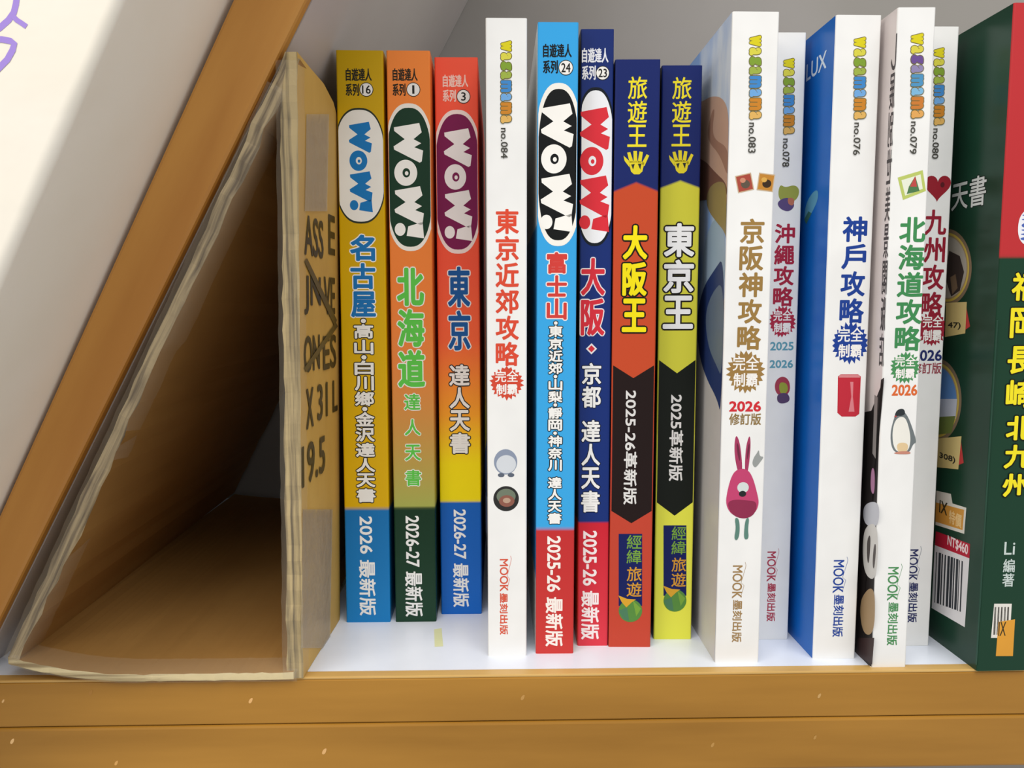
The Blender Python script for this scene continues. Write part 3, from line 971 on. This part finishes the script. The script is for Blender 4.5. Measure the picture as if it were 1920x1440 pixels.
# ------------------------------------------------------------------ painted post at the left
CREAM = noisy('cream_paint', 'F3ECDC', 'F8F2E6', 14, rough=.42, spec=.4, bump=.5, bscale=60)[0]
PF = -.052
E0, E1 = line_pts(at_y(226, 0, PF), at_y(0, 522, PF), -1.6, 5.0)
G0, G1 = L0 + Vector((-.0016, .07, 0)), L1 + Vector((-.0016, .07, 0)) + (L1 - L0) * .30
post = empty('painted_post', (E1.x, PF, E1.z), label='cream painted slanted post with purple marker scribble, left of the wooden edge', cat='post')
Pm = Matrix.Translation(post.location).inverted()
NS = 110
prof = []
ed = (E1 - E0)
V, Fc = [], []
for i in range(NS + 1):
    s = i / NS
    e = E0.lerp(E1, s); g = G0.lerp(G1, s)
    d = (g - e).normalized()
    rad = .0032 + noise.noise(Vector((s * 26, 1.3, 0))) * .0007
    c_ = e + (d + Vector((-1, 0, 0))) * rad
    row = [e + Vector((-.16, 0, 0))]
    for q in range(7):
        a_ = math.pi / 2 * q / 6
        row.append(c_ - d * (rad * math.cos(a_)) + Vector((1, 0, 0)) * (rad * math.sin(a_)))
    row += [g, g + Vector((-.16, 0, 0))]
    V += [Pm @ p for p in row]
n = 10
for i in range(NS):
    for j in range(n):
        a, b_ = i * n + j, i * n + (j + 1) % n
        Fc.append((a, b_, b_ + n, a + n))
Fc += [tuple(range(n)), tuple(NS * n + q for q in range(n))]
body = mesh('post_body', V, Fc, post, (CREAM,))
for p in body.data.polygons:
    p.use_smooth = len(p.vertices) == 4
body.data.set_sharp_from_angle(angle=math.radians(50))
PURPLE = flat('A48ADA', rough=.5)
V, Fc = [], []


def stroke(pts, wpx):
    q = [at_y(x, y, PF) + Vector((0, -.00006 - len(V) * 2e-6, 0)) for x, y in pts]
    wdt = wpx * .000134
    b0 = len(V)
    for i, p in enumerate(q):
        a = q[max(0, i - 1)]; c_ = q[min(len(q) - 1, i + 1)]
        d = (c_ - a).normalized()
        nrm = Vector((-d.z, 0, d.x)) * wdt / 2
        V.extend([Pm @ (p + nrm), Pm @ (p - nrm)])
    for i in range(len(q) - 1):
        a = b0 + 2 * i
        Fc.append((a, a + 1, a + 3, a + 2))


stroke([(32, -8), (30, 8), (26, 24), (16, 38), (0, 52), (-14, 62)], 11)
stroke([(24, 30), (32, 38), (40, 43), (50, 50)], 9)
stroke([(-10, 74), (4, 74), (20, 77), (27, 82), (24, 94), (14, 112), (2, 124), (-12, 138)], 11)
mesh('marker_scribble', V, Fc, post, (PURPLE,))

# ------------------------------------------------------------------ folded cardboard bookend
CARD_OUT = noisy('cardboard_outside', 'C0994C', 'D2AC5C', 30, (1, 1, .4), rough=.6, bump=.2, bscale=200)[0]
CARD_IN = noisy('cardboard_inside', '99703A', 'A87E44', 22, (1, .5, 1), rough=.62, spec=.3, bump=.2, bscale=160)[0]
EDGE_UP = noisy('cardboard_layers_upright', '5C4E36', 'BCA676', 420, (1.6, .5, .03), rough=.55, bump=.5, bscale=300, lo=.38, hi=.58)[0]
EDGE_LEAN = noisy('cardboard_layers_leaning', '5C4C38', 'B09C76', 420, (1.4, .5, .05), rough=.55, bump=.5, bscale=300, lo=.4, hi=.6, tilt=-27.3)[0]
EDGE_FLAT = noisy('cardboard_layers_flat', '8A744A', 'DCCA9A', 420, (.03, .5, 1.2), rough=.55, bump=.5, bscale=300, lo=.38, hi=.56)[0]
m, nt, b = new_mat('clear_tape')
b.inputs['Base Color'].default_value = lin('D9D0BC')
b.inputs['Roughness'].default_value = .16
b.inputs['Alpha'].default_value = .10
b.inputs['Specular IOR Level'].default_value = .6
n_ = nt.nodes.new('ShaderNodeTexNoise'); n_.inputs['Scale'].default_value = 130; n_.inputs['Detail'].default_value = 3
tcn = nt.nodes.new('ShaderNodeTexCoord'); nt.links.new(tcn.outputs['Object'], n_.inputs['Vector'])
bp = nt.nodes.new('ShaderNodeBump'); bp.inputs['Strength'].default_value = .8; bp.inputs['Distance'].default_value = .001
nt.links.new(n_.outputs['Fac'], bp.inputs['Height']); nt.links.new(bp.outputs[0], b.inputs['Normal'])
TAPE = m
FROST = m.copy()
FROST.name = 'frosted_tape'
FROST.node_tree.nodes['Principled BSDF'].inputs['Alpha'].default_value = .5
FROST.node_tree.nodes['Principled BSDF'].inputs['Base Color'].default_value = lin('B5A78C')
FROST.node_tree.nodes['Principled BSDF'].inputs['Roughness'].default_value = .3
CF, CB = -.0052, .222          # front and back of the tube
card = empty('cardboard_bookend', (-.11, 0, 0), label='folded triangular cardboard box piece with taped edges, wedged beside the mustard-yellow book', cat='cardboard')
Ci = Matrix.Translation(card.location).inverted()


def slab(name, rows, mats, parent, idx=(0, 1, 2)):
    """rows: list along the length of (inner front, outer front, inner back, outer back); faces inner, outer, edges"""
    V, Fc, I = [], [], []
    for r in rows:
        V += [Ci @ p for p in r]
    for i in range(len(rows) - 1):
        a = 4 * i; c_ = a + 4
        Fc += [(a, c_, c_ + 2, a + 2), (a + 1, a + 3, c_ + 3, c_ + 1), (a, a + 1, c_ + 1, c_), (a + 2, c_ + 2, c_ + 3, a + 3)]
        I += [idx[0], idx[1], idx[2], idx[2]]
    e = 4 * (len(rows) - 1)
    Fc += [(0, 2, 3, 1), (e, e + 1, e + 3, e + 2)]
    I += [idx[2], idx[2]]
    return mesh(name, V, Fc, parent, mats, I)


def jit(i, k, amp):
    return noise.noise(Vector((i * .9, k * 3.7, 2.2))) * amp


# leaning panel: from the bottom left corner up to the ridge
PA = at_y(14, 1229, CF); PC = at_y(534, 96, CF)
dirv = (PC - PA).normalized()
nin = Vector((dirv.z, 0, -dirv.x))
rows = []
N = 36
for i in range(N + 1):
    s = i / N
    base = PA.lerp(PC, s)
    bow = math.sin(s * math.pi) * .0012
    th = .0034 + (.0012 if s > .55 else 0) * (s - .55) / .45 + jit(i, 1, .0009) + (.0016 * math.exp(-((s - .27) / .09) ** 2))
    o0 = base + nin * (bow * 0)
    shf = Vector((-.003 * (1 - s), 0, 0))
    fr = Vector((0, jit(i, 5, .0016), 0))
    o0 = o0 + nin * (jit(i, 8, .0008) + .0004)
    rows.append((o0 + nin * th + fr, o0 + fr, o0 + nin * .0034 + shf + Vector((-.004, CB - CF, 0)), o0 + shf + Vector((-.004, CB - CF, 0))))
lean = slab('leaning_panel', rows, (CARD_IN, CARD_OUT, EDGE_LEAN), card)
# base panel: rests on the shelf, left end curled up
rows = []
PB = at_z(560, 1264, 0)
for i in range(N + 1):
    s = i / N
    x = PA.x + .0006 + (-.0655 - PA.x) * s
    lift = .0062 * max(0, 1 - s / .45) ** 2
    th = .0024 + jit(i, 2, .0004)
    f = CF - .0008 + jit(i, 6, .0006)
    rows.append((Vector((x, f, lift + th)), Vector((x, f, lift + .00005)), Vector((x - .004 * (1 - s), CB, .0026 + lift * .5)), Vector((x - .004 * (1 - s), CB, .0001 + lift * .5))))
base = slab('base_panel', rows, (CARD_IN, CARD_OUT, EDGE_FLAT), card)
# upright panel: straight, then curls inwards behind the front corner
PT = at_y(546, 97, CF)
x_a = at_y(568, 1250, CF).x; x_b = at_y(558, 127, CF).x           # front edge, foot and top
x_m = at_y(563, 660, CF).x; x_e = at_y(635, 660, .042).x
g_ = (x_e - x_m)
path = [(x_a + a * g_, b_) for a, b_ in ((0, CF), (.30, .010), (.62, .024), (.92, .036), (1.0, .042))] + \
       [(x_a + g_ - a, b_) for a, b_ in ((.0007, .0465), (.0028, .051), (.0065, .056), (.010, .068), (.0115, .10), (.012, .15), (.0125, CB))]
tops = [PT.z, PT.z - .0006, PT.z - .001, PT.z - .004, PT.z - .008, PT.z - .014, PT.z - .02, PT.z - .024, PT.z - .026, PT.z - .026, PT.z - .026, PT.z - .026]
TH = .0052
V, Fc, I = [], [], []
NZ = 40
m_ = len(path)
for i, ((x, y), zt) in enumerate(zip(path, tops)):
    a = path[max(0, i - 1)]; c_ = path[min(m_ - 1, i + 1)]
    d = Vector((c_[0] - a[0], c_[1] - a[1], 0)).normalized()
    nx = Vector((-d.y, d.x, 0))
    for kz in range(NZ + 1):
        s = kz / NZ
        z = .0001 + (zt - .0001) * s
        wob = jit(kz, 11, .0006) if i == 0 else 0
        wid = TH * (1 if s < .9 else 1 - (s - .9) * 4)
        lean_x = (x_b - x_a) * s
        fy = jit(kz, 12, .0010) if i == 0 else 0
        V.append(Ci @ (Vector((x + lean_x, y + fy, z))))
        V.append(Ci @ (Vector((x + lean_x + wob, y + fy, z)) + nx * wid))
row = 2 * (NZ + 1)
for i in range(m_ - 1):
    for kz in range(NZ):
        a = i * row + 2 * kz
        Fc.append((a, a + row, a + row + 2, a + 2)); I.append(1)
        Fc.append((a + 1, a + 3, a + row + 3, a + row + 1)); I.append(0)
    a = i * row
    Fc.append((a, a + 1, a + row + 1, a + row)); I.append(2)
    a = i * row + 2 * NZ
    Fc.append((a, a + row, a + row + 1, a + 1)); I.append(2)
for kz in range(NZ):
    a = 2 * kz
    Fc.append((a, a + 2, a + 3, a + 1)); I.append(2)
    a = (m_ - 1) * row + 2 * kz
    Fc.append((a, a + 1, a + 3, a + 2)); I.append(2)
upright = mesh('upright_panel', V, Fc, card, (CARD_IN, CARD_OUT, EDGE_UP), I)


def out_face(u, v, l):
    """point on the outer side of the upright panel at depth u and height v"""
    for (xa, ya), (xb, yb) in zip(path, path[1:]):
        if ya <= u <= yb:
            x = xa + (xb - xa) * (u - ya) / (yb - ya)
            break
    else:
        x = path[0][0]
    s = max(0, min(1, v / PT.z))
    return Ci @ Vector((x + (x_b - x_a) * s + .0002 + l, u, v))


def cu(px, py):
    p = at_plane(px, py, (x_m + g_ * .55, .018, 0), Vector((.046, -g_, 0)).normalized())
    return (p.y, p.z)


k = Ink()
INK = '3A3222'
for s, (x0_, y0_, x1_, y1_) in (('ASS', (567, 408, 603, 482)), ('E', (612, 404, 624, 478)), ('JN', (569, 518, 600, 590)), ('VE', (606, 520, 626, 590)),
                               ('ON', (570, 628, 600, 697)), ('ES', (606, 628, 630, 692)), ('X', (576, 727, 590, 803)), ('31', (597, 718, 616, 786)), ('L', (625, 712, 634, 772)),
                               ('19.', (569, 828, 600, 906)), ('5', (602, 818, 613, 888))):
    a = cu(x0_, (y0_ + y1_) / 2); b_ = cu(x1_, (y0_ + y1_) / 2)
    zt = cu((x0_ + x1_) / 2, y0_)[1]; zb = cu((x0_ + x1_) / 2, y1_)[1]
    k.text(s, (a[0], zb, b_[0], zt), INK, bold=.0003, mode='line')
for pts in ([(567, 490), (572, 484), (630, 600), (626, 612)], [(570, 690), (574, 698), (632, 612), (628, 604)]):
    k.poly([cu(*p) for p in pts], '5A4C2C')
k.build('carton_lettering', out_face, upright)


def patch(name, px, nseg, mat, parent):
    """a strip of tape stuck on the outer side: rectangle of pixels (x0, y0, x1, y1)"""
    x0_, y0_, x1_, y1_ = px
    V, Fc = [], []
    for i in range(nseg + 1):
        y = y0_ + (y1_ - y0_) * i / nseg
        for j in range(5):
            x = x0_ + (x1_ - x0_) * j / 4
            u, v = cu(x, y)
            V.append(out_face(u, v, .0001 + abs(jit(i, j, .0003))))
    for i in range(nseg):
        for j in range(4):
            a = i * 5 + j
            Fc.append((a, a + 1, a + 6, a + 5))
    return mesh(name, V, Fc, parent, (mat,), smooth=True)


patch('packing_tape', (566, 214, 608, 396), 12, FROST, upright)
patch('packing_tape', (572, 955, 628, 1215), 14, FROST, upright)


def wrap(name, pts, side_a, side_b, back, parent, nsub=3):
    """tape folded over a raw front edge: pts along the edge, side_a/side_b offsets to the two faces"""
    V, Fc = [], []
    for i, (p, a, b_) in enumerate(zip(pts, side_a, side_b)):
        jj = [abs(jit(i, q, .0006)) + .0002 for q in range(4)]
        V += [Ci @ (a + Vector((0, back, 0))), Ci @ (a + Vector((0, -jj[0], 0))), Ci @ ((a + b_) / 2 + Vector((0, -jj[1] - .0005, 0))), Ci @ (b_ + Vector((0, -jj[2], 0))), Ci @ (b_ + Vector((0, back, 0)))]
    for i in range(len(pts) - 1):
        for j in range(4):
            a = 5 * i + j
            Fc.append((a, a + 1, a + 6, a + 5))
    return mesh(name, V, Fc, parent, (TAPE,), smooth=True)


M = 46
ptsL = [PA.lerp(PC, .95 * i / (M - 1)) + Vector((0, -.0012, 0)) for i in range(M)]
wrap('packing_tape', ptsL, [p - nin * (.0003 + abs(jit(i, 31, .0006))) for i, p in enumerate(ptsL)], [p + nin * (.0042 + (.0014 if i > 25 else 0) + abs(jit(i, 32, .0007))) for i, p in enumerate(ptsL)], .012, lean)
ptsB = [Vector((PA.x + .002 + (-.0655 - PA.x) * i / (M - 1), CF - .0016, .0062 * max(0, 1 - i / (M - 1) / .45) ** 2)) for i in range(M)]
wrap('packing_tape', ptsB, [p + Vector((0, 0, .0031 + abs(jit(i, 33, .0004)))) for i, p in enumerate(ptsB)], [p + Vector((0, 0, .00002)) for p in ptsB], .010, base)
ptsU = [Vector((x_a + (x_b - x_a) * i / (M - 1), CF - .0012, .001 + (PT.z - .004) * i / (M - 1))) for i in range(M)]
wrap('packing_tape', ptsU, [p + Vector((-.0060 - abs(jit(i, 34, .0006)), 0, 0)) for i, p in enumerate(ptsU)], [p + Vector((.0003, 0, 0)) for p in ptsU], .010, upright)
